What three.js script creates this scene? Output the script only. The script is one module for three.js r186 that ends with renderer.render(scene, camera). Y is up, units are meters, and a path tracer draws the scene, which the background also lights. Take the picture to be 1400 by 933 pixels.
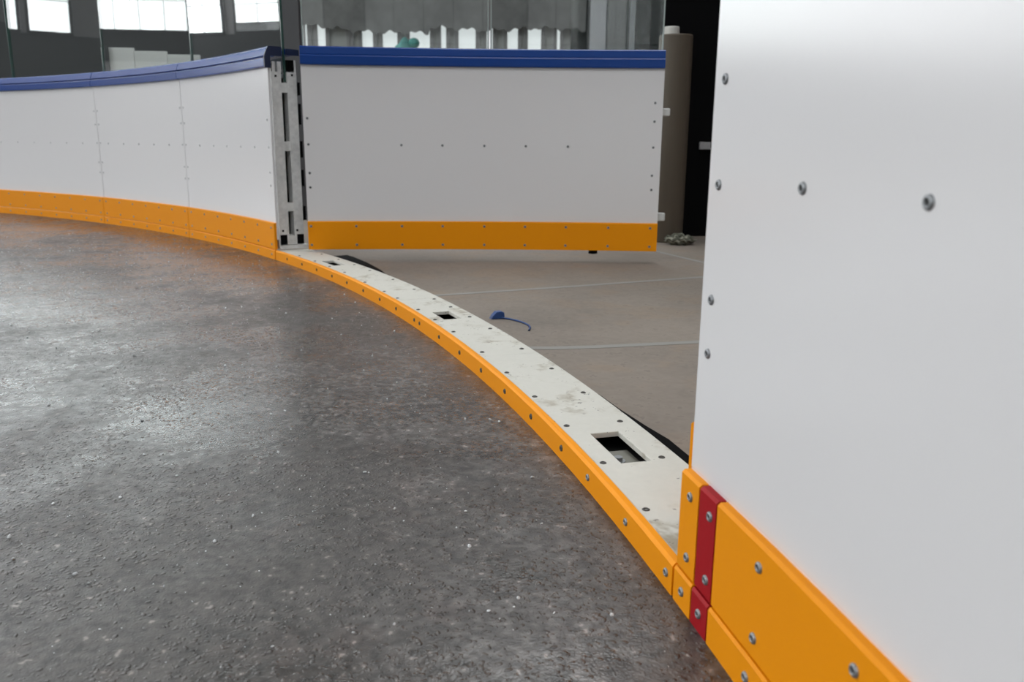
import * as THREE from 'three';
import { RectAreaLightUniformsLib } from 'three/addons/lights/RectAreaLightUniformsLib.js';
import { mergeGeometries } from 'three/addons/utils/BufferGeometryUtils.js';
import { RoundedBoxGeometry } from 'three/addons/geometries/RoundedBoxGeometry.js';

// ---------------------------------------------------------------- camera, light levels, exposure
const scene = new THREE.Scene();
scene.background = new THREE.Color(0x000000);
const camera = new THREE.PerspectiveCamera(44.18, 1400 / 933, 0.02, 200);
camera.rotation.order = 'YXZ';
camera.position.set(0, 0.59, 0);
camera.rotation.set(-0.2336, 0, 0.00896);
camera.focus = 1.75;
camera.userData.fStop = 6.5;
const renderer = new THREE.WebGLRenderer({ antialias: true });
renderer.toneMapping = THREE.LinearToneMapping;
renderer.toneMappingExposure = 1.04;
renderer.shadowMap.enabled = true;
RectAreaLightUniformsLib.init();
const DAY = new THREE.Color().setRGB(0.95, 0.98, 1.0);      // overcast daylight behind the glazing
const SIDE_LIGHT = 3.0, SIDE_GLOW = 3.2;                    // wall glazing: light given off, glow of the pane
const ROOF_LIGHT = 2.6, ROOF_GLOW = 2.6;                    // roof lights

// ---------------------------------------------------------------- helpers
const D2R = Math.PI / 180;
const CX = -8.094, CZ = 0.7595, R = 8.5;                    // centre and radius of the rink corner
let seed = 7;
const rnd = () => { seed = (seed * 1664525 + 1013904223) >>> 0; return seed / 4294967296; };
const used = new Map();
function numbered(name) {
  const n = used.get(name) || 0; used.set(name, n + 1);
  return n ? name + '_' + String(n).padStart(3, '0') : name;
}
function shade(o) { o.castShadow = true; o.receiveShadow = true; return o; }
function part(name, geometry, material, parent) {
  const m = shade(new THREE.Mesh(geometry, material)); m.name = name; parent.add(m); return m;
}
function thing(name, label, category, pos = [0, 0, 0], turn = 0, group) {
  const o = new THREE.Group(); o.name = numbered(name); o.position.set(...pos); o.rotation.y = turn;
  o.userData = { label, category }; if (group) o.userData.group = group;
  scene.add(o); return o;
}
function struct(name, geometry, material, label, category) {
  const m = shade(geometry ? new THREE.Mesh(geometry, material) : new THREE.Group());
  m.name = name; m.userData = { kind: 'structure', label, category }; scene.add(m); return m;
}
function box(x0, x1, y0, y1, z0, z1) {
  return new THREE.BoxGeometry(x1 - x0, y1 - y0, z1 - z0).translate((x0 + x1) / 2, (y0 + y1) / 2, (z0 + z1) / 2);
}
// turn of a thing standing on the ring at angle a (degrees): its +z looks at the ring's centre, its +x along growing angle
const ringTurn = (a) => Math.atan2(-Math.cos(a * D2R), -Math.sin(a * D2R));
const ringPos = (a, d = 0) => [CX + (R + d) * Math.cos(a * D2R), 0, CZ + (R + d) * Math.sin(a * D2R)];
// point of that local frame: d metres outwards from the ring, t radians along it
const arcPoint = (d, t) => [(R + d) * Math.sin(t), R - (R + d) * Math.cos(t)];
// closed profile of [d, y] points swept along the ring from t0 to t1, with caps; clockwise or not is sorted out here
function arcSweep(profile, t0, t1, step = 0.014) {
  let area = 0;
  profile.forEach(([a, b], i) => { const [c, d] = profile[(i + 1) % profile.length]; area += a * d - c * b; });
  const prof = area < 0 ? profile : profile.slice().reverse();
  const n = Math.max(1, Math.ceil((t1 - t0) / step)), pos = [], nor = [], uv = [];
  const put = (d, y, t, nd, ny, nt, u, v) => {
    const [x, z] = arcPoint(d, t); pos.push(x, y, z);
    nor.push(nd * Math.sin(t) + nt * Math.cos(t), ny, -nd * Math.cos(t) + nt * Math.sin(t)); uv.push(u, v);
  };
  let run = 0;
  for (let i = 0; i < prof.length; i++) {
    const a = prof[i], b = prof[(i + 1) % prof.length], len = Math.hypot(b[0] - a[0], b[1] - a[1]) || 1e-9;
    const nd = -(b[1] - a[1]) / len, ny = (b[0] - a[0]) / len;
    for (let k = 0; k < n; k++) {
      const ta = t0 + (t1 - t0) * k / n, tb = t0 + (t1 - t0) * (k + 1) / n;
      const q = [[a, ta, run], [b, ta, run + len], [b, tb, run + len], [a, tb, run]];
      for (const j of [0, 2, 1, 0, 3, 2]) { const [p, t, v] = q[j]; put(p[0], p[1], t, nd, ny, 0, R * t, v); }
    }
    run += len;
  }
  const tris = THREE.ShapeUtils.triangulateShape(prof.map((p) => new THREE.Vector2(p[0], p[1])), []);
  for (const f of tris) {
    const [a, b, c] = f.map((i) => prof[i]);
    const s = (b[0] - a[0]) * (c[1] - a[1]) - (b[1] - a[1]) * (c[0] - a[0]);
    const o = s > 0 ? f : [f[0], f[2], f[1]];
    for (const i of o) put(prof[i][0], prof[i][1], t1, 0, 0, 1, prof[i][0], prof[i][1]);
    for (const i of [o[0], o[2], o[1]]) put(prof[i][0], prof[i][1], t0, 0, 0, -1, prof[i][0], prof[i][1]);
  }
  const g = new THREE.BufferGeometry();
  g.setAttribute('position', new THREE.Float32BufferAttribute(pos, 3));
  g.setAttribute('normal', new THREE.Float32BufferAttribute(nor, 3));
  g.setAttribute('uv', new THREE.Float32BufferAttribute(uv, 2));
  return g;
}
const arcBox = (d0, d1, y0, y1, t0, t1) => arcSweep([[d0, y0], [d1, y0], [d1, y1], [d0, y1]], t0, t1);

// ---------------------------------------------------------------- noise and textures
function valueNoise(size, cells, sd) {
  const lat = new Float32Array(cells * cells); let s = (sd * 2654435761) >>> 0;
  for (let i = 0; i < lat.length; i++) { s = (s * 1664525 + 1013904223) >>> 0; lat[i] = s / 4294967296; }
  const out = new Float32Array(size * size), k = cells / size;
  const xi = new Int32Array(size), xf = new Float32Array(size);
  for (let x = 0; x < size; x++) { const f = x * k; xi[x] = Math.floor(f); const t = f - xi[x]; xf[x] = t * t * (3 - 2 * t); }
  for (let y = 0; y < size; y++) {
    const y0 = xi[y] * cells, y1 = ((xi[y] + 1) % cells) * cells, fy = xf[y];
    for (let x = 0; x < size; x++) {
      const a = xi[x], b = (a + 1) % cells, fx = xf[x];
      const p = lat[y0 + a] + (lat[y0 + b] - lat[y0 + a]) * fx, q = lat[y1 + a] + (lat[y1 + b] - lat[y1 + a]) * fx;
      out[y * size + x] = p + (q - p) * fy;
    }
  }
  return out;
}
function fbm(size, cells, octaves, sd, gain = 0.5) {
  const out = new Float32Array(size * size); let amp = 1, sum = 0;
  for (let o = 0; o < octaves && cells <= size; o++, cells *= 2, amp *= gain) {
    const n = valueNoise(size, cells, sd + o * 17); sum += amp;
    for (let i = 0; i < out.length; i++) out[i] += n[i] * amp;
  }
  for (let i = 0; i < out.length; i++) out[i] /= sum;
  return out;
}
const smooth = (a, b, x) => { const t = Math.min(1, Math.max(0, (x - a) / (b - a))); return t * t * (3 - 2 * t); };
const toSRGB = (c) => 255 * (c <= 0.0031308 ? 12.92 * c : 1.055 * Math.pow(c, 1 / 2.4) - 0.055);
function texture(size, fn, srgb, metres) {
  const data = new Uint8Array(size * size * 4);
  for (let i = 0; i < size * size; i++) {
    const v = fn(i);
    for (let c = 0; c < 3; c++) {
      const x = typeof v === 'number' ? v : v[c];
      data[i * 4 + c] = Math.max(0, Math.min(255, Math.round(srgb ? toSRGB(x) : x * 255)));
    }
    data[i * 4 + 3] = 255;
  }
  const t = new THREE.DataTexture(data, size, size);
  t.wrapS = t.wrapT = THREE.RepeatWrapping; t.magFilter = THREE.LinearFilter; t.minFilter = THREE.LinearMipmapLinearFilter;
  t.generateMipmaps = true; if (srgb) t.colorSpace = THREE.SRGBColorSpace;
  t.repeat.set(1 / metres, 1 / metres); t.needsUpdate = true; return t;
}
const lin = (r, g, b) => new THREE.Color().setRGB(r, g, b);
const std = (c, roughness, extra = {}) => new THREE.MeshStandardMaterial({ color: lin(...c), roughness, ...extra });

// ice pad: dark wet concrete with grit, pale residue streaks and smooth puddled spots
const padPatch = fbm(2048, 4, 7, 11, 0.55), padGrain = fbm(2048, 420, 2, 23, 0.6), padStreak = fbm(2048, 13, 6, 31, 0.62), padMid = fbm(2048, 48, 4, 71, 0.6);
const padColor = texture(2048, (i) => {
  const pale = smooth(0.50, 0.66, padStreak[i] * 0.6 + padPatch[i] * 0.4) * (0.35 + 0.65 * smooth(0.40, 0.75, padGrain[i]));
  const rust = smooth(0.6, 0.72, padMid[i]) * 0.25;
  const b = 0.046 + 0.030 * (padPatch[i] - 0.5) + 0.075 * (padGrain[i] - 0.5) + (padGrain[i] > 0.86 ? 0.14 : 0);
  return [b * (1.13 + rust * 0.35) + pale * 0.055, b * (1.0 + rust * 0.05) + pale * 0.055, b * 0.92 + pale * 0.054];
}, true, 4.4);
const padRough = texture(2048, (() => {
  const a = fbm(2048, 7, 5, 41, 0.6), b = fbm(2048, 230, 3, 43, 0.65), c = fbm(2048, 36, 4, 47, 0.6);
  return (i) => 0.40 + 0.46 * smooth(0.36, 0.74, a[i]) + 0.55 * (b[i] - 0.5) + 0.5 * (c[i] - 0.5);
})(), false, 4.3);
const padBump = texture(2048, (() => {
  const N = 2048, fine = fbm(N, 512, 2, 51, 0.5), where = fbm(N, 7, 4, 61, 0.55), roll = fbm(N, 18, 4, 67, 0.5), h = new Float32Array(N * N);
  for (let k = 0; k < 26000; k++) {   // single grains of grit and frozen drops, thick in some spots
    const x = Math.floor(rnd() * N), y = Math.floor(rnd() * N), w = where[y * N + x];
    if (rnd() > 0.12 + 0.9 * smooth(0.40, 0.62, w)) continue;
    const rr = 1.6 + 4.6 * Math.pow(rnd(), 2.2), el = 0.6 + 0.8 * rnd(), an = rnd() * 3.14, c = Math.cos(an), sn = Math.sin(an), top = 0.35 + 0.65 * rnd(), q = Math.ceil(rr * 1.5);
    for (let j = -q; j <= q; j++) for (let i = -q; i <= q; i++) {
      const u = (i * c + j * sn) / (rr * el), v = (-i * sn + j * c) / (rr / el), e = 1 - u * u - v * v;
      if (e > 0) { const at = ((y + j + N) % N) * N + (x + i + N) % N; h[at] = Math.max(h[at], top * Math.sqrt(e) * (0.4 + rr / 8)); }
    }
  }
  return (i) => 0.05 + 0.10 * fine[i] + 0.45 * h[i] + 0.30 * roll[i];
})(), false, 1.25);
const M = {};
M.pad = new THREE.MeshStandardMaterial({ color: 0xffffff, map: padColor, roughness: 0.5, roughnessMap: padRough, bumpMap: padBump, bumpScale: 0.0048 });
// outer concrete: brownish, brushed and mottled
const conA = fbm(1024, 5, 6, 81, 0.55), conB = fbm(1024, 128, 3, 83, 0.6), conC = fbm(1024, 16, 5, 85, 0.6);
M.concrete = new THREE.MeshStandardMaterial({
  color: 0xffffff, roughness: 0.75, bumpScale: 0.0012,
  map: texture(1024, (i) => {
    const b = 0.18 + 0.11 * (conA[i] - 0.5) + 0.05 * (conB[i] - 0.5), w = smooth(0.5, 0.7, conC[i]);
    const m = conB[i] > 0.72 ? 0.8 : 1;
    return [b * (1.17 + 0.07 * w) * m, b * 0.98 * m, b * (0.82 - 0.05 * w) * m];
  }, true, 2.6),
  bumpMap: texture(1024, (i) => 0.5 * conB[i] + 0.5 * conC[i], false, 2.6),
});
M.floorLine = std([0.265, 0.255, 0.235], 0.8);
// threshold boards: worn grey-white plastic with dirt smears and specks
const thA = fbm(1024, 6, 6, 91, 0.6), thB = fbm(1024, 90, 3, 93, 0.6), thC = fbm(1024, 24, 4, 95, 0.55);
M.sill = new THREE.MeshStandardMaterial({
  color: 0xffffff, roughness: 0.55,
  map: texture(1024, (i) => {
    const dirt = smooth(0.50, 0.70, thA[i]) * smooth(0.40, 0.62, thC[i]) * 0.46, speck = thB[i] > 0.77 && thA[i] > 0.5 ? 0.45 : 1;
    const b = 0.60 + 0.06 * (thA[i] - 0.5) + 0.04 * (thB[i] - 0.5);
    return [b * (1 - dirt) * speck, b * 0.975 * (1 - dirt * 1.12) * speck, b * 0.88 * (1 - dirt * 1.3) * speck];
  }, true, 0.9),
});
// white polyethylene: faint scuffs change only its gloss
const huA = fbm(1024, 8, 5, 101, 0.55), huB = fbm(1024, 200, 2, 103, 0.6);
const hdpeRough = texture(1024, (i) => 0.90 + 0.06 * (huA[i] - 0.5) + 0.03 * (huB[i] - 0.5), false, 1.7);
M.white = new THREE.MeshStandardMaterial({ color: lin(0.765, 0.755, 0.76), roughness: 0.22, roughnessMap: hdpeRough });
const hdpe = (c, roughness) => new THREE.MeshPhysicalMaterial({ color: lin(...c), roughness, specularIntensity: 0.35 });
M.yellow = hdpe([0.86, 0.298, 0.001], 0.5);
M.red = hdpe([0.36, 0.006, 0.011], 0.5);
M.blue = new THREE.MeshPhysicalMaterial({ color: lin(0.005, 0.048, 0.25), roughness: 0.26, specularIntensity: 0.75 });
M.navy = std([0.004, 0.012, 0.05], 0.45);
const gaA = fbm(512, 20, 4, 111, 0.6), gaB = fbm(512, 5, 4, 113, 0.6);
M.galv = new THREE.MeshStandardMaterial({
  color: 0xffffff, metalness: 0.25, roughness: 0.5,
  map: texture(512, (i) => { const b = 0.72 + 0.26 * (gaA[i] - 0.5) + 0.2 * (gaB[i] - 0.5); return [b, b * 1.0, b * 0.985]; }, true, 0.35),
});
M.screw = std([0.30, 0.31, 0.32], 0.45, { metalness: 0.7 });
M.screwPale = std([0.50, 0.50, 0.51], 0.5);
M.socketPale = std([0.25, 0.25, 0.26], 0.7);
M.screwDull = std([0.07, 0.066, 0.06], 0.7);
M.socket = std([0.02, 0.02, 0.02], 0.8);
M.black = new THREE.MeshPhysicalMaterial({ color: lin(0.003, 0.003, 0.0035), roughness: 0.9, specularIntensity: 0.2 });
M.darkSteel = std([0.05, 0.05, 0.048], 0.55, { metalness: 0.5 });
M.bracket = std([0.20, 0.195, 0.165], 0.5, { metalness: 0.3 });
M.glass = new THREE.MeshPhysicalMaterial({ color: lin(0.93, 0.96, 0.95), roughness: 0.0, transmission: 1, thickness: 0, ior: 1.5 });
M.glassEdge = std([0.03, 0.075, 0.062], 0.2);
M.paleEdge = std([0.35, 0.40, 0.38], 0.25);
M.column = std([0.095, 0.092, 0.098], 0.6);
M.wallDark = std([0.035, 0.037, 0.04], 0.75);
M.wallPale = std([0.36, 0.365, 0.36], 0.8);
M.wallGrey = std([0.26, 0.255, 0.26], 0.8);
M.ceiling = std([0.30, 0.30, 0.30], 0.85);
M.mullion = std([0.045, 0.045, 0.05], 0.6);
M.sidePane = new THREE.MeshStandardMaterial({ color: lin(0.6, 0.6, 0.6), roughness: 0.4, emissive: DAY.clone(), emissiveIntensity: SIDE_GLOW });
M.roofPane = new THREE.MeshStandardMaterial({ color: lin(0.6, 0.6, 0.6), roughness: 0.6, emissive: DAY.clone(), emissiveIntensity: ROOF_GLOW });
M.roofPaneDim = M.roofPane.clone(); M.roofPaneDim.emissiveIntensity = ROOF_GLOW * 0.95;
M.dimPane = new THREE.MeshStandardMaterial({ color: lin(0.4, 0.4, 0.4), roughness: 0.4, emissive: DAY.clone(), emissiveIntensity: SIDE_GLOW * 0.06 });
M.farPane = new THREE.MeshStandardMaterial({ color: lin(0.5, 0.5, 0.5), roughness: 0.4, emissive: DAY.clone(), emissiveIntensity: 0.62 });

// ---------------------------------------------------------------- the hall
const HX0 = -30, HX1 = 9, HZ0 = -23, HZ1 = 30, HY = 10;
const floor = struct('floor', box(HX0, HX1, -0.3, -0.003, HZ0, HZ1), M.concrete, 'brownish grey concrete floor outside the boards', 'floor');
{ // planar uv in metres on the slab
  const p = floor.geometry.attributes.position, uv = floor.geometry.attributes.uv;
  for (let i = 0; i < p.count; i++) uv.setXY(i, p.getX(i) * 0.92 + p.getZ(i) * 0.39, p.getZ(i) * 0.92 - p.getX(i) * 0.39);
}
function floorLine(points, w) {
  const half = points.map(([x, z], i) => {
    const a = points[Math.max(0, i - 1)], b = points[Math.min(points.length - 1, i + 1)], l = Math.hypot(b[0] - a[0], b[1] - a[1]);
    return [x, z, -(b[1] - a[1]) / l * w / 2, (b[0] - a[0]) / l * w / 2];
  });
  const s = new THREE.Shape([...half.map(([x, z, a, b]) => new THREE.Vector2(x + a, -(z + b))), ...half.reverse().map(([x, z, a, b]) => new THREE.Vector2(x - a, -(z - b)))]);
  part('floor_line', new THREE.ExtrudeGeometry(s, { depth: 0.0012, bevelEnabled: false }).rotateX(-Math.PI / 2).translate(0, -0.003, 0), M.floorLine, floor);
}
floorLine([[-0.5, -3.16], [-0.289, -3.257], [0.25, -3.49], [0.822, -3.759], [1.5, -4.07]], 0.032);
floorLine([[0.0, -2.402], [0.12, -2.404], [0.25, -2.424], [0.558, -2.496], [0.9, -2.6], [1.6, -2.84]], 0.034);
floorLine([[0.70, -4.95], [0.823, -4.631], [0.966, -4.264], [1.15, -3.9]], 0.028);

const padShape = new THREE.Shape();
padShape.moveTo(-25.6, -(HZ1 - 1));
padShape.lineTo(CX + R + 0.006, -(HZ1 - 1));
padShape.lineTo(CX + R + 0.006, -CZ);
for (let a = 0; a >= -90; a -= 1.5) padShape.lineTo(CX + (R + 0.006) * Math.cos(a * D2R), -(CZ + (R + 0.006) * Math.sin(a * D2R)));
padShape.lineTo(-25.6, -(CZ - R));
const icePad = struct('floor_ice_pad', new THREE.ExtrudeGeometry(padShape, { depth: 0.003, bevelEnabled: false }).rotateX(-Math.PI / 2).translate(0, -0.003, 0), M.pad, 'dark wet gritty concrete of the drained ice pad', 'floor');

struct('ceiling', box(HX0 - 0.4, HX1 + 0.4, HY, HY + 0.3, HZ0 - 0.4, HZ1 + 0.4), M.ceiling, 'grey hall ceiling high above the rink', 'ceiling');
let windowCount = 0;
const COUNT = ['one', 'two', 'three', 'four', 'five', 'six', 'seven', 'eight', 'nine', 'ten', 'eleven', 'twelve'];
// lit window: frame and mullion bars (parts), glowing panes (parts) and a light of the same size just inside; built in the xy plane looking to +z
function litWindow(w, h, pos, rot, cols, rows, pane, light, label, frameMat = M.mullion) {
  const g = struct('window_' + (++windowCount), null, null, label, 'window');
  g.position.set(...pos); g.rotation.set(...rot);
  const f = 0.09, b = 0.045;
  part('window_frame', mergeGeometries([box(-w / 2, w / 2, -h / 2, -h / 2 + f, 0, 0.08), box(-w / 2, w / 2, h / 2 - f, h / 2, 0, 0.08), box(-w / 2, -w / 2 + f, -h / 2, h / 2, 0, 0.08), box(w / 2 - f, w / 2, -h / 2, h / 2, 0, 0.08)]), frameMat, g);
  const ys = [-h / 2 + f / 2, ...rows.map((r) => -h / 2 + r * h), h / 2 - f / 2];
  for (let i = 1; i < cols; i++) part('mullion', box(-w / 2 + i * w / cols - b / 2, -w / 2 + i * w / cols + b / 2, -h / 2, h / 2, 0.01, 0.07), frameMat, g);
  for (let j = 1; j < ys.length - 1; j++) part('transom', box(-w / 2, w / 2, ys[j] - b / 2, ys[j] + b / 2, 0.012, 0.072), frameMat, g);
  for (let i = 0; i < cols; i++) for (let j = 0; j < ys.length - 1; j++)
    part('pane', box(-w / 2 + i * w / cols, -w / 2 + (i + 1) * w / cols, ys[j], ys[j + 1], 0.0, 0.02), pane, g);
  if (light > 0) {
    const l = new THREE.RectAreaLight(DAY, light, w - 0.2, h - 0.2);
    l.position.set(0, 0, 0.1); l.rotation.y = Math.PI; l.castShadow = true; g.add(l);   // shines along its -z, turned to the hall
  }
  return g;
}
// wall_left: dark parapet band, paler wall under it, glazing above between columns
const SILL = 4.3, HEAD = 8.9;
struct('wall_left', mergeGeometries([box(HX0 - 0.4, HX0, SILL - 0.02, HY, HZ0, HZ1)]), M.wallGrey, 'grey hall wall with high glazing across the rink', 'wall');
struct('wall_left_parapet', mergeGeometries([box(HX0 - 0.4, HX0 + 0.05, 0.6, SILL, -10.6, HZ1), box(HX0 - 0.4, HX0 + 0.05, 3.3, SILL, HZ0, -10.6), box(HX0 - 0.4, HX0 + 0.12, 3.0, SILL + 0.42, -19.6, -17.6)]), M.wallDark, 'dark parapet band below the high glazing', 'wall');
struct('wall_left_base', mergeGeometries([box(HX0 - 0.4, HX0, 0, 0.6, -10.6, HZ1), box(HX0 - 0.4, HX0, 0, 3.3, HZ0, -10.6)]), M.wallPale, 'pale lower wall under the dark parapet', 'wall');
[[-22.7, -20.05], [-19.6, -17.6], [-16.6, -12.2], [-10.35, -9.78], [-9.6, -8.2], [-7.35, -2.8], [-2.2, 2.4], [3, 7.6], [8.2, 12.8], [13.4, 18], [18.6, 23.2], [23.8, 28.4]].forEach(([z0, z1], k) =>
  litWindow(z1 - z0, HEAD - SILL, [HX0 + 0.02, (SILL + HEAD) / 2, (z0 + z1) / 2], [0, Math.PI / 2, 0], Math.max(1, Math.round((z1 - z0) / 0.95)), [0.24], M.sidePane, SIDE_LIGHT, 'tall bright window bay of milky glazing, number ' + COUNT[k] + ' along the wall across the rink'));
// wall_back: glazing at its far side, dark sheeting behind the curved boards, small far windows behind the door leaf
struct('wall_back', box(HX0 - 0.4, HX1 + 0.4, 0, HY, HZ0 - 0.4, HZ0), M.wallDark, 'dark sheeted hall wall behind the curved boards', 'wall');
[[-29.6, -24.6, 3.5], [-24.2, -19.4, 3.5], [-19, -14.5, 3.5], [-14.1, -9.4, 4.7], [-9, -4.75, 4.7]].forEach(([x0, x1, y0], k) =>
  litWindow(x1 - x0, HEAD - y0, [(x0 + x1) / 2, (y0 + HEAD) / 2, HZ0 + 0.02], [0, 0, 0], 5, [0.26], M.sidePane, SIDE_LIGHT, 'tall bright window bay of milky glazing, number ' + COUNT[k] + ' on the wall beyond the curved boards'));
struct('wall_right', box(HX1, HX1 + 0.4, 0, HY, HZ0 - 0.4, HZ1 + 0.4), M.wallGrey, 'plain grey wall on the entrance side of the hall', 'wall');
struct('wall_front', box(HX0 - 0.4, HX1 + 0.4, 0, HY, HZ1, HZ1 + 0.4), M.wallGrey, 'plain grey wall at the far end of the rink', 'wall');
for (let k = 0; k < 4; k++)
  litWindow(6.4, 3.6, [HX0 + 8 + k * 8, 5.4, HZ1 - 0.02], [0, Math.PI, 0], 5, [0.3], M.dimPane, SIDE_LIGHT * 0.06, 'wide dim window, number ' + ['one', 'two', 'three', 'four'][k] + ' at the far end of the rink');
for (let k = 0; k < 3; k++) for (let j = 0; j < 2; j++)
  litWindow(4, 12, [-21 + k * 11, HY - 0.01, -8 + j * 17], [Math.PI / 2, 0, 0], 2, [0.25, 0.5, 0.75], j ? M.roofPaneDim : M.roofPane, ROOF_LIGHT * (j ? 0.95 : 1.15), 'long roof light, number ' + ['one', 'two', 'three', 'four', 'five', 'six'][k * 2 + j] + ' in the hall ceiling');

// ---------------------------------------------------------------- screws
const headShape = new THREE.LatheGeometry([[0.0027, 0.0003], [0.0029, 0.0020], [0.0044, 0.0025], [0.0060, 0.0014], [0.0065, -0.0006]].map(([x, y]) => new THREE.Vector2(x, y)), 14);
const flatHead = mergeGeometries([headShape, new THREE.CircleGeometry(0.0029, 6).rotateX(-Math.PI / 2).translate(0, 0.0006, 0)], true);   // head and hexagonal socket
const screwHead = flatHead.clone().rotateX(Math.PI / 2);
function screwAt(parent, d, y, t, mat = M.screw, size = 1) {   // pale screws have paler sockets
  const [x, z] = arcPoint(d, t), m = part('screw', screwHead, [mat, mat === M.screwPale ? M.socketPale : M.socket], parent);
  m.position.set(x, y, z); m.rotation.y = -t; m.scale.set(size, size, 1); return m;
}

// ---------------------------------------------------------------- board sections
const KICK = [0.050, 0.183], RAIL = [0.922, 1.018];
const kickProfile = (y0, y1) => [[0.0005, y0 + 0.001], [0, y0 + 0.002], [0, y1 - 0.0035], [0.0035, y1], [0.013, y1], [0.013, y0 + 0.001]];
const stripProfile = [[-0.003, 0], [-0.003, 0.0445], [-0.0005, 0.0482], [0.012, 0.0482], [0.012, 0]];
const railLower = (y0) => [[0.016, y0], [-0.004, y0 + 0.003], [-0.006, y0 + 0.008], [-0.006, y0 + 0.042], [-0.003, y0 + 0.046], [0.012, y0 + 0.046], [0.012, y0 + 0.052], [0.016, y0 + 0.052]];
const railUpper = (y0) => [[0.002, y0 + 0.0512], [-0.002, y0 + 0.055], [0.010, y0 + 0.089], [0.016, y0 + 0.096], [0.078, y0 + 0.096], [0.078, y0 + 0.070], [0.016, y0 + 0.0505]];
const railRear = (y0) => [[0.102, y0 + 0.066], [0.102, y0 + 0.090], [0.150, y0 + 0.090], [0.164, y0 + 0.078], [0.164, y0 + 0.066]];
function glazing(parent, t0, t1, y0, y1, tilt, edgeMat = M.glassEdge) {
  const tm = (t0 + t1) / 2, half = (R + 0.09) * Math.sin((t1 - t0) / 2) - 0.004, [x, z] = arcPoint(0.09, tm);
  const zz = z + (R + 0.09) * (1 - Math.cos((t1 - t0) / 2)) * 0.5;
  const p = part('glass_pane', box(-half + 0.004, half - 0.004, 0, y1 - y0, -0.006, 0.006), M.glass, parent);
  p.position.set(x, y0, zz); p.rotation.set(tilt * D2R, -tm, 0, 'YXZ');
  for (const s of [-1, 1]) part('glass_edge', box(s * half - 0.003, s * half + 0.003, 0, y1 - y0, -0.006, 0.006), edgeMat, p);
  return p;
}
function boardFrame(g, t0, t1) {
  for (const y of [0.06, 0.48, 0.86]) for (const d of [0.026, 0.112]) part('frame_tube', arcBox(d, d + 0.042, y, y + 0.04, t0 + 0.006, t1 - 0.006), M.galv, g);
}
function boardSection(a0, a1, label, opts = {}) {
  const am = (a0 + a1) / 2, h = (a1 - a0) / 2 * D2R, gap = 0.0028 / R;
  const g = thing('rink_board', label, 'board', ringPos(am), ringTurn(am), 'curved rink board sections');
  const t0 = -h + gap, t1 = h - gap, T = (a) => (a - am) * D2R;
  part('facing_panel', arcSweep([[0.0125, 0.185], [0.012, 0.187], [0.012, 0.93], [0.022, 0.93], [0.022, 0.10], [0.0125, 0.10]], t0, t1), M.white, g);
  if (!opts.splitKick) {
    part('kick_plate', arcSweep(kickProfile(...KICK), t0, t1), M.yellow, g);
    part('kick_strip', arcSweep(stripProfile, t0, t1), M.yellow, g);
  } else for (const [b0, b1, mat] of opts.splitKick) {
    const k = part('kick_plate', arcSweep(kickProfile(...KICK), T(b0) + gap * 0.6, T(b1) - gap * 0.6), mat, g);
    const s = part('kick_strip', arcSweep(stripProfile, T(b0) + gap * 0.6, T(b1) - gap * 0.6), mat, g);
    if (mat === M.red) { k.userData.label = 'red upright marker piece of the kick plate'; s.userData.label = 'short red piece of the lower strip'; }
  }
  const rail = part('top_rail', arcSweep(railLower(RAIL[0]), t0, t1), M.blue, g);
  part('rail_cap', arcSweep(railUpper(RAIL[0]), t0, t1), M.blue, rail);
  part('rear_rail', arcSweep(railRear(RAIL[0]), t0, t1), M.blue, g);
  boardFrame(g, t0, t1);
  // posts behind the panel at both ends
  const ends = [[t0, t0 + 0.0055], ...(opts.openEnd ? [] : [[t1 - 0.0055, t1]])];
  for (const [p0, p1] of ends) { part('front_post', arcBox(0.0235, 0.078, 0.005, 0.915, p0, p1), M.galv, g); part('rear_post', arcBox(0.106, 0.165, 0.005, 0.985, p0, p1), M.galv, g); }
  for (const a of opts.midRow || []) screwAt(g, 0.0115, 0.549, T(a), opts.screw);
  for (const [a, ys] of opts.columns || []) for (const y of ys) screwAt(g, 0.0115, y, T(a), opts.screw);
  for (const a of opts.kickScrews || []) { screwAt(g, -0.0005, 0.157, T(a)); screwAt(g, -0.0005, 0.074, T(a)); }
  for (const a of opts.stripScrews || []) screwAt(g, -0.0035, 0.024, T(a));
  return { g, am, t0, t1, T };
}
const SEAM_YS = [0.765, 0.676, 0.552, 0.422, 0.353];
const row = (a0, a1, n) => Array.from({ length: n }, (_, i) => a0 + (a1 - a0) * i / (n - 1));
const inset = 0.16;
// far double-width section, middle section, section with the open end at the gate
const s1 = boardSection(-68.4, -52.09, 'wide curved white rink board section with yellow kick plate, farthest along the curve', {
  screw: M.screwPale, midRow: row(-67, -53.6, 10), columns: [[-52.09 - inset, SEAM_YS]], kickScrews: row(-67.8, -52.4, 12), stripScrews: row(-67.8, -52.4, 12),
});
glazing(s1.g, s1.T(-60.24), s1.T(-52.09), 0.94, 2.85, -0.75); glazing(s1.g, s1.T(-68.4), s1.T(-60.24), 0.94, 2.85, 0);
const s2 = boardSection(-52.09, -43.94, 'curved white rink board section with yellow kick plate between two panel seams', {
  screw: M.screwPale, midRow: row(-51.2, -45.4, 5), columns: [[-52.09 + inset, SEAM_YS], [-43.94 - inset, SEAM_YS]], kickScrews: row(-51.8, -44.2, 7), stripScrews: row(-51.8, -44.2, 7),
});
glazing(s2.g, s2.t0, s2.t1, 0.94, 2.85, 0);
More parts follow.
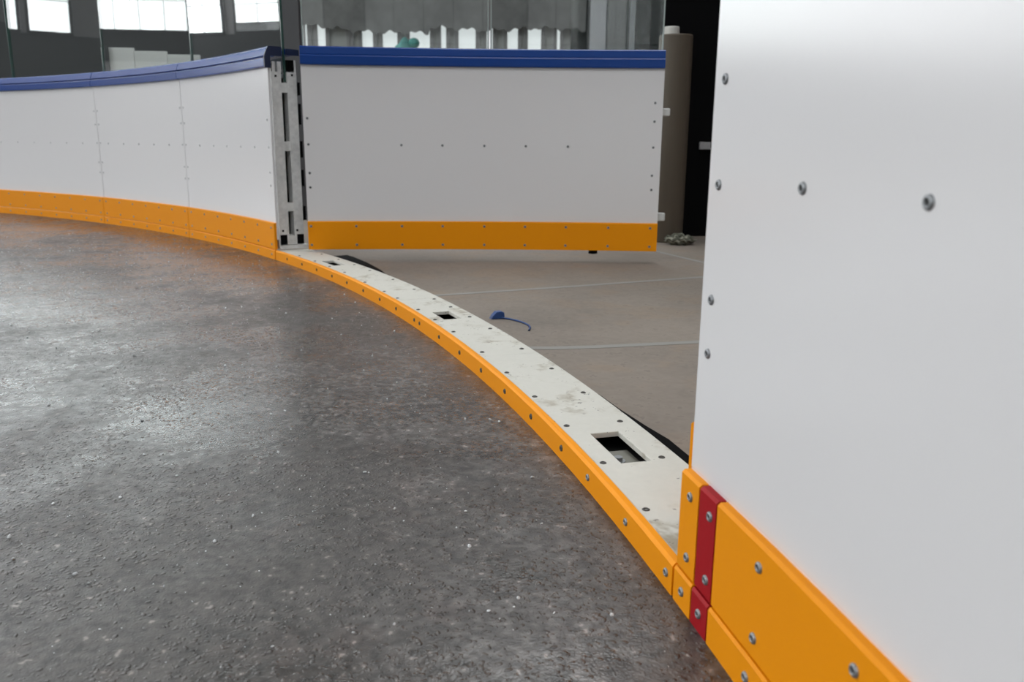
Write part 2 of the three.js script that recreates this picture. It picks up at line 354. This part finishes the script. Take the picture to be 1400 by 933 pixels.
const s3 = boardSection(-43.94, -35.66, 'curved white rink board section ending in the open galvanised post frame beside the gate', {
  screw: M.screwPale, midRow: [-42.47, -41.14, -39.89, -38.57, -37.27, -35.95], columns: [[-43.94 + inset, SEAM_YS], [-35.96, [0.68, 0.428, 0.364]]], kickScrews: row(-43.6, -35.95, 7), stripScrews: row(-43.6, -35.95, 7), openEnd: true,
});
glazing(s3.g, s3.t0, s3.t1 - 0.0008, 0.86, 2.85, 0.78);
{ // the open end of that section: two slotted galvanised posts with ties, caps and a base bar
  const g = s3.g, t1 = s3.t1 + 0.0006, w = 0.0062;
  part('front_post', arcBox(0.0235, 0.075, 0.072, 0.905, t1 - w, t1), M.galv, g);
  part('rear_post', arcBox(0.104, 0.152, 0.072, 0.905, t1 - w, t1), M.galv, g);
  for (const [y0, y1] of [[0.80, 0.86], [0.66, 0.76], [0.50, 0.58], [0.36, 0.44], [0.19, 0.26]]) part('hinge_block', arcBox(0.153, 0.172, y0, y1, t1 - w * 1.4, t1 - 0.0012), M.black, g);
  part('hinge_plate', arcBox(0.153, 0.158, 0.12, 0.9, t1 - w * 1.5, t1 - w * 0.6), M.darkSteel, g);
  part('front_flange', arcBox(0.0225, 0.0255, 0.055, 0.972, t1 - 0.003, t1 + 0.0009), M.galv, g);
  for (const [y0, y1] of [[0.810, 0.855], [0.533, 0.578], [0.238, 0.280], [0.072, 0.117]]) part('tie_plate', arcBox(0.075, 0.104, y0, y1, t1 - w, t1 - 0.0004), M.galv, g);
  part('slot_backing', arcBox(0.070, 0.112, 0.12, 0.88, t1 - w * 1.3, t1 - w * 1.03), M.black, g);
  part('base_bar', arcBox(0.026, 0.168, 0.052, 0.070, t1 - w, t1 + 0.0012), M.galv, g);
  for (const [d0, d1] of [[0.030, 0.036], [0.056, 0.066]]) part('cap_plate', arcBox(d0 + 0.004, d1 + 0.012, 0.905, 0.952, t1 - w, t1 - 0.0003), M.galv, g);
  part('cap_plate', arcBox(0.144, 0.152, 0.905, 0.962, t1 - w, t1 - 0.0003), M.galv, g);
  for (const [d0, d1, y0, y1] of [[0.028, 0.064, 0.073, 0.122], [0.116, 0.151, 0.073, 0.122]]) part('end_plug', arcBox(d0, d1, y0, y1, t1 - w, t1 + 0.0002), M.black, g);
  for (const [d0, d1, y0, y1] of [[0.028, 0.034, 0.906, 0.955], [0.110, 0.143, 0.912, 0.962]]) part('end_plug', arcBox(d0, d1, y0, y1, t1 - w, t1 - 0.0006), M.black, g);
  for (const [d, y] of [[0.048, 0.885], [0.130, 0.892], [0.044, 0.142], [0.118, 0.142]]) part('bolt_hole', arcBox(d - 0.005, d + 0.005, y - 0.005, y + 0.005, t1 - w, t1 + 0.0002), M.black, g);
  part('rail_end_cap', arcSweep([[-0.0065, 0.920], [-0.0065, 0.972], [-0.002, 0.985], [0.014, 1.019], [0.080, 1.019], [0.080, 0.975], [0.024, 0.975], [0.024, 0.920]], t1, t1 + 0.0012), M.navy, g);
  part('rail_end_cap', arcSweep([[0.101, 0.982], [0.101, 1.013], [0.166, 1.010], [0.166, 0.982]], t1, t1 + 0.0012), M.navy, g);
}
// near section, with the red marker
const s4 = boardSection(-12.03, -3.88, 'near white rink board section with a red marker in its thick yellow kick plate', {
  splitKick: [[-12.03, -11.65, M.yellow], [-11.65, -11.32, M.red], [-11.32, -3.88, M.yellow]],
  midRow: [-10.59, -9.35, -8.1, -6.85, -5.6], columns: [[-11.83, [0.755, 0.66, 0.543, 0.408, 0.342]], [-4.08, SEAM_YS]],
  kickScrews: [-11.82, -11.43, -10.59, -9.39, -8.1, -6.8, -5.5, -4.2], stripScrews: [-11.84, -11.48, -10.62, -9.4, -8.1, -6.8, -5.5],
});
glazing(s4.g, s4.t0, s4.t1, 0.94, 2.85, 0);

// ---------------------------------------------------------------- threshold of the gate
{
  const a0 = -35.60, a1 = -12.06, am = (a0 + a1) / 2, T = (a) => (a - am) * D2R;
  const g = thing('gate_threshold', 'curved grey-white gate threshold with yellow front strip and three bolt pockets', 'threshold', ringPos(am), ringTurn(am));
  part('kick_strip', arcSweep([[-0.003, 0], [-0.003, 0.0425], [0.0015, 0.0478], [0.011, 0.0478], [0.013, 0.045], [0.013, 0]], T(a0), T(a1)), M.yellow, g);
  const holes = [[-32.5, -31.42], [-23.73, -22.9], [-15.5, -14.44]].map(([x, y]) => [0.056, 0.115, x, y]);
  const joints = [a0, -25.35, -19.68, a1];
  const V = (d, a) => { const [x, z] = arcPoint(d, T(a)); return new THREE.Vector2(x, -z); };
  for (let k = 0; k < 3; k++) {
    const b0 = joints[k] + (k ? 0.008 : 0), b1 = joints[k + 1] - (k < 2 ? 0.008 : 0), pts = [], n = 14;
    for (let i = 0; i <= n; i++) pts.push(V(0.0142, b0 + (b1 - b0) * i / n));
    for (let i = n; i >= 0; i--) pts.push(V(0.168, b0 + (b1 - b0) * i / n));
    const s = new THREE.Shape(pts);
    for (const [d0, d1, x, y] of holes) if (x > b0 && y < b1) s.holes.push(new THREE.Path([V(d0, x), V(d1, x), V(d1, y), V(d0, y)]));
    part('sill_board', new THREE.ExtrudeGeometry(s, { depth: 0.009, bevelEnabled: true, bevelThickness: 0.001, bevelSize: 0.001, bevelSegments: 1 }).rotateX(-Math.PI / 2).translate(0, 0.0358 - (k === 1 ? 0.0004 : 0), 0), M.sill, g);
  }
  part('base_frame', mergeGeometries([arcBox(0.0135, 0.018, 0, 0.034, T(a0), T(a1)), arcBox(0.160, 0.1655, 0, 0.034, T(a0), T(a1)), arcBox(0.018, 0.160, 0, 0.003, T(a0), T(a1))]), M.darkSteel, g);
  for (const [, , x, y] of holes) {   // bolt, washer and bracket in every pocket
    const aa = y - 0.42 * (y - x), [bx, bz] = arcPoint(0.078, T(aa));
    const br = part('bracket', arcBox(0.050, 0.116, 0.003, 0.022, T(y - 0.74 * (y - x)), T(y + 0.1)), M.bracket, g);
    const b = part('bolt', mergeGeometries([new THREE.CylinderGeometry(0.013, 0.013, 0.002, 20).translate(0, 0.001, 0), new THREE.CylinderGeometry(0.0085, 0.0085, 0.007, 6).translate(0, 0.0055, 0)]), M.screw, g);
    b.position.set(bx, 0.022, bz);
  }
  for (const [d, a] of [[0.027, -15.85], [0.14, -15.85], [0.026, -14.5], [0.137, -14.51], [0.025, -13.19], [0.14, -13.19], [0.028, -22.94], [0.144, -22.97], [0.028, -21.72], [0.144, -21.75], [0.029, -19.99], [0.142, -20.01], [0.026, -18.57], [0.143, -18.59], [0.026, -17.2], [0.14, -17.2], [0.139, -25.17], [0.025, -25.6], [0.142, -24.13], [0.027, -24.1], [0.03, -31.3], [0.144, -31.3], [0.03, -32.6], [0.144, -32.6], [0.144, -28.24], [0.022, -28.13], [0.024, -26.6], [0.14, -26.6], [0.03, -30.0], [0.142, -30.0], [0.03, -34], [0.142, -34]]) {
    const [x, z] = arcPoint(d, T(a)), m = part('screw', flatHead, [M.screwDull, M.socket], g); m.position.set(x, 0.0452, z);
  }
  for (const a of [-12.19, -13.25, -14.46, -15.45, -16.76, -18.05, -19.35, -20.65, -21.99, -23.36, -23.74, -25.11, -26.4, -27.75, -29.14, -30.44, -31.81, -33.14, -34.52]) screwAt(g, -0.0035, 0.024, T(a), a > -14.6 ? M.screw : M.screwDull);
  // black sheet edge showing behind the threshold
  const edge = [[-35.5, 0.374], [-35, 0.372], [-33.5, 0.345], [-31.9, 0.306], [-30.5, 0.26], [-28, 0.2], [-21, 0.2], [-19.5, 0.215], [-17.9, 0.229], [-17.2, 0.229], [-16.4, 0.236], [-15.8, 0.246], [-15.15, 0.243], [-14.4, 0.25], [-13, 0.26], [-12.2, 0.262]];
  const s = new THREE.Shape([...edge.map(([a]) => V(0.1665, a)), ...edge.slice().reverse().map(([a, d]) => V(d, a))]);
  part('rubber_skirt', new THREE.ExtrudeGeometry(s, { depth: 0.004, bevelEnabled: false }).rotateX(-Math.PI / 2).translate(0, -0.003, 0), M.black, g).userData.label = 'black rubber skirt along the back edge';
}

// ---------------------------------------------------------------- gate leaves
function gateLeaf(label, pos, turn, hingeSide) {
  const g = thing('gate_leaf', label, 'gate', pos, turn, 'leaves of the double gate');
  const h = 0.1019, y0 = 0.058, k1 = 0.197, r0 = 0.934;
  part('facing_panel', arcSweep([[0.012, k1 + 0.002], [0.012, 0.945], [0.022, 0.945], [0.022, 0.07], [0.0125, 0.07], [0.0125, k1]], -h, h), M.white, g);
  part('kick_plate', arcSweep([[0.0005, y0], [0, y0 + 0.002], [0, k1 - 0.004], [0.004, k1], [0.0125, k1], [0.0125, y0]], -h, h), M.yellow, g);
  const rl = r0 - 0.002;
  const rail = part('top_rail', arcSweep([[0.016, rl], [-0.004, rl + 0.003], [-0.006, rl + 0.008], [-0.006, rl + 0.042], [-0.003, rl + 0.046], [0.016, rl + 0.046]], -h, h), M.blue, g);
  part('rail_cap', arcSweep([[0.0, rl + 0.0465], [-0.001, rl + 0.052], [0.002, rl + 0.081], [0.007, rl + 0.086], [0.078, rl + 0.086], [0.078, rl + 0.066], [0.016, rl + 0.0465]], -h, h), M.blue, rail);
  part('rear_rail', arcSweep([[0.102, rl + 0.06], [0.102, rl + 0.084], [0.115, rl + 0.084], [0.115, rl + 0.06]], -h, h), M.blue, g);
  for (const y of [0.075, 0.48, 0.88]) part('frame_tube', arcBox(0.0235, 0.062, y, y + 0.045, -h + 0.004, h - 0.004), M.galv, g);
  for (const t of [-h + 0.002, -0.003, h - 0.008]) part('frame_tube', arcBox(0.0235, 0.068, 0.075, 0.93, t, t + 0.006), M.galv, g);
  glazing(g, -h + 0.0004, -0.0006 + 0.0035, 0.95, 2.85, 0, M.paleEdge); glazing(g, 0.0035, h - 0.0004, 0.95, 2.85, 0, M.paleEdge);
  const mid = hingeSide < 0 ? 1 : -1, tx = (x) => mid * Math.asin(x / R);
  for (const x of [-0.845, -0.401, -0.202, 0.003, 0.206, 0.412]) screwAt(g, 0.0115, 0.566, tx(x));
  for (const x of [-0.845, 0.827]) for (const y of [0.688, 0.43, 0.361]) screwAt(g, 0.0115, y, tx(x));
  screwAt(g, 0.0115, 0.775, tx(0.827)); screwAt(g, 0.0115, 0.565, tx(0.827));
  for (const x of [-0.849, -0.63, -0.406, -0.204, 0.003, 0.207, 0.411, 0.622, 0.829]) for (const y of [0.173, 0.081]) screwAt(g, -0.0005, y, tx(x));
  // two pale plastic latch tabs on the free end, a rubber foot under it, hinges on the other end
  const s = -hingeSide, e = s * h;
  for (const [y, hh] of [[0.733, 0.036], [0.228, 0.040]]) {
    const tab = part('latch_tab', new RoundedBoxGeometry(0.062, hh, 0.026, 2, 0.006), M.tab, g); const [x, z] = arcPoint(0.036, e); tab.position.set(x + s * 0.006, y, z); tab.rotation.y = -e;
  }
  { const [x, z] = arcPoint(0.045, tx(0.552)); const f = part('foot', new THREE.CylinderGeometry(0.020, 0.023, 0.038, 18), M.black, g); f.position.set(x, 0.0565, z); }
  for (const y of [0.20, 0.50, 0.80]) {
    const hg = part('hinge', arcBox(0.062, 0.098, y - 0.05, y + 0.05, Math.min(-e, -e + s * 0.005), Math.max(-e, -e + s * 0.005)), M.galv, g);
    const [x, z] = arcPoint(0.098, -e); const pin = part('hinge_pin', new THREE.CylinderGeometry(0.011, 0.011, 0.13, 14), M.darkSteel, g); pin.position.set(x, y, z);
  }
  return g;
}
M.tab = std([0.62, 0.62, 0.60], 0.5);
gateLeaf('open white gate leaf with navy top rail and orange-yellow kick plate facing the rink', [-0.147, 0, -4.222], 1.6 * D2R, -1);
{
  const ux = 0.8575, uz = -0.5145, phi = Math.atan2(uz, -ux), hc = R * Math.sin(0.1019), sag = R * (1 - Math.cos(0.1019));
  // place its hinge-side front corner, local (+hc, sag), at (0.2612, -1.16)
  const wx = Math.cos(phi) * hc + Math.sin(phi) * sag, wz = -Math.sin(phi) * hc + Math.cos(phi) * sag;
  gateLeaf('second white gate leaf swung open behind the near board, only its edge peeping out', [0.2612 - wx, 0, -1.16 - wz], phi, 1);
}

// ---------------------------------------------------------------- things beyond the gate
{
  const g = thing('pale_screen', 'low pale screen with a dark upright standing behind the curved glass', 'screen', [-3.80, -0.003, -9.2], 0.06);
  for (let k = 0; k < 3; k++) part('panel', new RoundedBoxGeometry(0.33, 1.50 - 0.03 * k, 0.03, 1, 0.004).translate(-0.32 + 0.335 * k, 0.75 - 0.015 * k, 0), std([0.74 - 0.04 * k, 0.74 - 0.035 * k, 0.73 - 0.035 * k], 0.7), g);
  part('upright', box(-0.44, -0.405, 0, 1.51, 0.016, 0.05), M.mullion, g);
  for (const x of [-0.4, 0.4]) part('foot', box(x - 0.03, x + 0.03, 0, 0.03, -0.2, 0.2), M.mullion, g);
}
{
  const g = thing('steel_column', 'dark grey steel column rising behind the gate post', 'column', [-1.63, -0.003, -6.5]);
  part('shaft', mergeGeometries([box(-0.068, 0.068, 0, HY, 0.05, 0.066), box(-0.068, 0.068, 0, HY, -0.066, -0.05), box(-0.005, 0.005, 0, HY, -0.05, 0.05)]), M.column, g);
  part('base_plate', box(-0.13, 0.13, 0, 0.02, -0.13, 0.13), M.column, g);
}
{
  const g = thing('black_partition', 'tall black partition standing beyond the gate', 'partition', [2.15, -0.003, -5.60], 0.09);
  for (let k = 0; k < 4; k++) part('panel', new RoundedBoxGeometry(0.706, 4.2, 0.05, 1, 0.004).translate(-1.06 + 0.71 * k, 2.1, 0), M.black, g);
  part('top_bar', box(-1.42, 1.42, 4.2, 4.25, -0.04, 0.04), M.black, g);
  const b = thing('wall_bracket', 'small pale bracket on the black partition', 'bracket', [1.212, 0.572, -5.475], 0.09);
  part('plate', new RoundedBoxGeometry(0.07, 0.046, 0.02, 2, 0.003), M.tabGrey = std([0.36, 0.36, 0.37], 0.5), b);
  part('lip', box(-0.034, 0.034, -0.021, -0.012, 0.008, 0.020), M.tabGrey, b);
}
{
  const papA = fbm(512, 16, 4, 131, 0.6);
  const brown = new THREE.MeshStandardMaterial({ color: 0xffffff, roughness: 0.55, map: texture(512, (i) => { const b = 0.9 + 0.2 * (papA[i] - 0.5); return [0.095 * b, 0.072 * b, 0.050 * b]; }, true, 1) });
  const g = thing('cardboard_roll', 'tall brown cardboard-wrapped roll standing on end beside the gate leaf', 'roll', [0.945, -0.003, -5.20]);
  part('wrapping', new THREE.LatheGeometry([[0.0001, 0], [0.096, 0], [0.098, 0.006], [0.099, 0.6], [0.098, 1.194], [0.095, 1.203], [0.088, 1.203], [0.086, 1.185], [0.0001, 1.185]].map(([x, y]) => new THREE.Vector2(x, y)), 48), brown, g);
  part('core', new THREE.LatheGeometry([[0.034, 1.186], [0.040, 1.186], [0.040, 1.196], [0.034, 1.196], [0.034, 1.186]].map(([x, y]) => new THREE.Vector2(x, y)), 24), M.tab, g);
  const w = thing('white_roll', 'slim white roll leaning out above the brown cardboard roll', 'roll', [0.945, -0.003, -5.36]);
  part('tube', new THREE.LatheGeometry([[0.0001, 0], [0.0455, 0], [0.046, 0.01], [0.046, 1.262], [0.043, 1.27], [0.034, 1.27], [0.033, 1.24], [0.0001, 1.24]].map(([x, y]) => new THREE.Vector2(x, y)), 32), M.rollWhite = std([0.62, 0.60, 0.56], 0.6), w);
}
{ // crumpled rag
  const geo = new THREE.SphereGeometry(1, 40, 24), p = geo.attributes.position;
  const n = (x, y, z) => Math.sin(x * 5.1 + y * 2.3) * Math.sin(z * 6.7 + x * 1.9) + 0.6 * Math.sin(x * 11.3 - z * 7.1 + y * 5) + 0.4 * Math.sin(z * 17 + x * 9);
  for (let i = 0; i < p.count; i++) {
    let x = p.getX(i), y = p.getY(i), z = p.getZ(i);
    const k = 1 + 0.16 * n(x, y, z);
    const hump = 0.55 + 0.45 * Math.sin((x + 1) * 1.5 + 0.3);
    p.setXYZ(i, x * 0.085 * k, Math.max(0, 0.028 + y * 0.036 * k * hump + 0.006 * Math.sin(x * 14)), z * 0.055 * k);
  }
  geo.computeVertexNormals();
  const g = thing('rag', 'crumpled grey-green rag lying at the foot of the brown roll', 'rag', [0.995, -0.003, -5.02]);
  const ra = fbm(256, 8, 4, 141, 0.6);
  part('cloth', geo, new THREE.MeshStandardMaterial({ color: 0xffffff, roughness: 0.95, map: texture(256, (i) => { const w = smooth(0.5, 0.62, ra[i]); return [0.10 + 0.22 * w, 0.10 + 0.21 * w, 0.075 + 0.17 * w]; }, true, 1) }), g);
}
{ // blue plug with a bent tail
  const g = thing('blue_plug', 'small blue plastic plug with a bent cord tail lying on the brown floor', 'plug', [-0.052, -0.003, -2.825], 0.35);
  const s = new THREE.Shape([[-0.022, 0], [0.018, 0], [0.022, 0.006], [0.020, 0.018], [0.012, 0.022], [-0.004, 0.021], [-0.016, 0.010]].map(([x, y]) => new THREE.Vector2(x, y)));
  const blue = std([0.012, 0.055, 0.20], 0.45);
  part('body', new THREE.ExtrudeGeometry(s, { depth: 0.022, bevelEnabled: true, bevelSize: 0.002, bevelThickness: 0.002, bevelSegments: 2 }).translate(0, 0.002, -0.011), blue, g);
  const c = Math.cos(-0.35), sn = Math.sin(-0.35);
  const loc = (x, z) => { const dx = x + 0.052, dz = z + 2.825; return [dx * c + dz * sn, -dx * sn + dz * c]; };
  const pts = [[-0.036, -2.813], [-0.013, -2.806], [0.024, -2.766], [0.048, -2.722], [0.058, -2.678], [0.054, -2.628]].map(([x, z]) => { const [a, b] = loc(x, z); return new THREE.Vector3(a, 0.0035, b); });
  pts[0].y = 0.006;
  part('cord', new THREE.TubeGeometry(new THREE.CatmullRomCurve3(pts), 40, 0.003, 8), blue, g);
}
// far windows behind the gate leaf, the dark blind above them and what stands in front
{
  const spans = [[-5.50, -5.26], [-5.18, -4.79], [-4.34, -4.17], [-4.03, -3.57], [-3.5, -2.94], [-2.8, -2.1], [-1.99, -1.68], [-1.54, -0.92], [-0.81, -0.48], [-0.28, 0.17], [0.25, 0.77], [1.0, 1.26]];
  spans.forEach(([x0, x1], i) => litWindow(x1 - x0, 3.0, [(x0 + x1) / 2, 2.4, HZ0 + 0.02], [0, 0, 0], 1, [0.5], M.farPane, 0.55, 'narrow pale far window behind the gate glass, number ' + ['one', 'two', 'three', 'four', 'five', 'six', 'seven', 'eight', 'nine', 'ten', 'eleven', 'twelve'][i] + ' of the row', M.wallGrey));
  struct('wall_back_strip', box(-5.7, 1.45, 0, 3.95, HZ0 - 0.05, HZ0 + 0.03), M.wallPale, 'pale strip of wall between the far windows', 'wall');
  const s = new THREE.Shape(); let x = -6.0;
  const wav = (x) => 3.42 - 0.055 * (x + 6) * (x < -2.2 ? 1 : 0) - (x < -2.2 ? 0 : 0.06) + 0.03 * Math.sin(x * 2.1) + 0.035 * Math.sin(x * 9.5) + 0.03 * Math.sin(x * 23.8 + 2);
  s.moveTo(-6.0, 5.6); for (; x <= 1.82; x += 0.05) s.lineTo(x, wav(x)); s.lineTo(1.82, 5.6);
  const ba = fbm(512, 6, 6, 151, 0.6);
  const g = thing('hanging_blind', 'mottled dark grey blind with a ragged hem over the far windows', 'blind', [0, 0, HZ0 + 0.35]);
  part('cloth', new THREE.ExtrudeGeometry(s, { depth: 0.03, bevelEnabled: false }), new THREE.MeshStandardMaterial({ color: 0xffffff, roughness: 0.9, map: texture(512, (i) => 0.17 + 0.14 * (ba[i] - 0.5), true, 2.2) }), g);
  for (const [x0, x1, c, l] of [[1.90, 2.32, [0.40, 0.40, 0.43], 'pale tall panel standing at the far wall beside the blind'], [2.35, 2.83, [0.16, 0.16, 0.165], 'grey tall panel at the far wall between two pale ones'], [2.90, 3.22, [0.26, 0.27, 0.29], 'bluish grey tall panel at the far wall beside the black partition']]) {
    const t = thing('tall_panel', l, 'panel', [(x0 + x1) / 2, -0.003, HZ0 + 0.3]);
    part('board', new RoundedBoxGeometry(x1 - x0, 5.6, 0.05, 1, 0.006).translate(0, 2.8, 0), std(c, 0.7), t);
    part('edge_trim', box(-(x1 - x0) / 2 - 0.014, -(x1 - x0) / 2 + 0.014, 0, 5.6, -0.035, 0.035), M.mullion, t);
  }
  const geo = new THREE.SphereGeometry(1, 32, 20), p = geo.attributes.position;
  for (let i = 0; i < p.count; i++) { const X = p.getX(i), Y = p.getY(i), Z = p.getZ(i), k = 1 + 0.04 * Math.sin(7 * X + 5 * Z); p.setXYZ(i, X * 0.42 * k, Math.max(0, 1.5 + Y * 1.5 * k), Z * 0.4 * k); }
  geo.computeVertexNormals();
  const teal = thing('covered_stack', 'teal tarpaulin bundle showing above the gate rail', 'tarpaulin', [-2.72, -0.003, HZ0 + 1.3]);
  part('tarpaulin', geo, std([0.10, 0.36, 0.34], 0.6), teal);
  part('knot', new THREE.IcosahedronGeometry(0.14, 2).scale(1, 0.9, 1).translate(0.26, 2.90, 0.05), std([0.03, 0.26, 0.23], 0.6), teal);
}

// ---------------------------------------------------------------- ice crumbs on the pad
{
  const n = 7000, geo = new THREE.IcosahedronGeometry(1, 0);
  const m = new THREE.InstancedMesh(geo, std([0.62, 0.64, 0.65], 0.3), n), o = new THREE.Object3D();
  for (let i = 0; i < n; i++) {
    let x, z;
    do { x = -4.2 + 4.6 * rnd(); z = -5.4 + 4.9 * rnd(); } while (Math.hypot(x - CX, z - CZ) > R - 0.05 || rnd() < 0.55 * smooth(-1.2, 0.3, x));
    const s = 0.0006 + 0.0020 * Math.pow(rnd(), 5);
    o.position.set(x, s * 0.35, z); o.rotation.set(rnd() * 6, rnd() * 6, rnd() * 6); o.scale.set(s * (1 + rnd()), s * 0.8, s * (1 + rnd())); o.updateMatrix(); m.setMatrixAt(i, o.matrix);
  }
  shade(m); m.name = 'ice_crumbs'; m.userData = { label: 'tiny pale ice crumbs scattered over the dark pad', category: 'ice', kind: 'stuff' }; scene.add(m);
}

renderer.render(scene, camera);
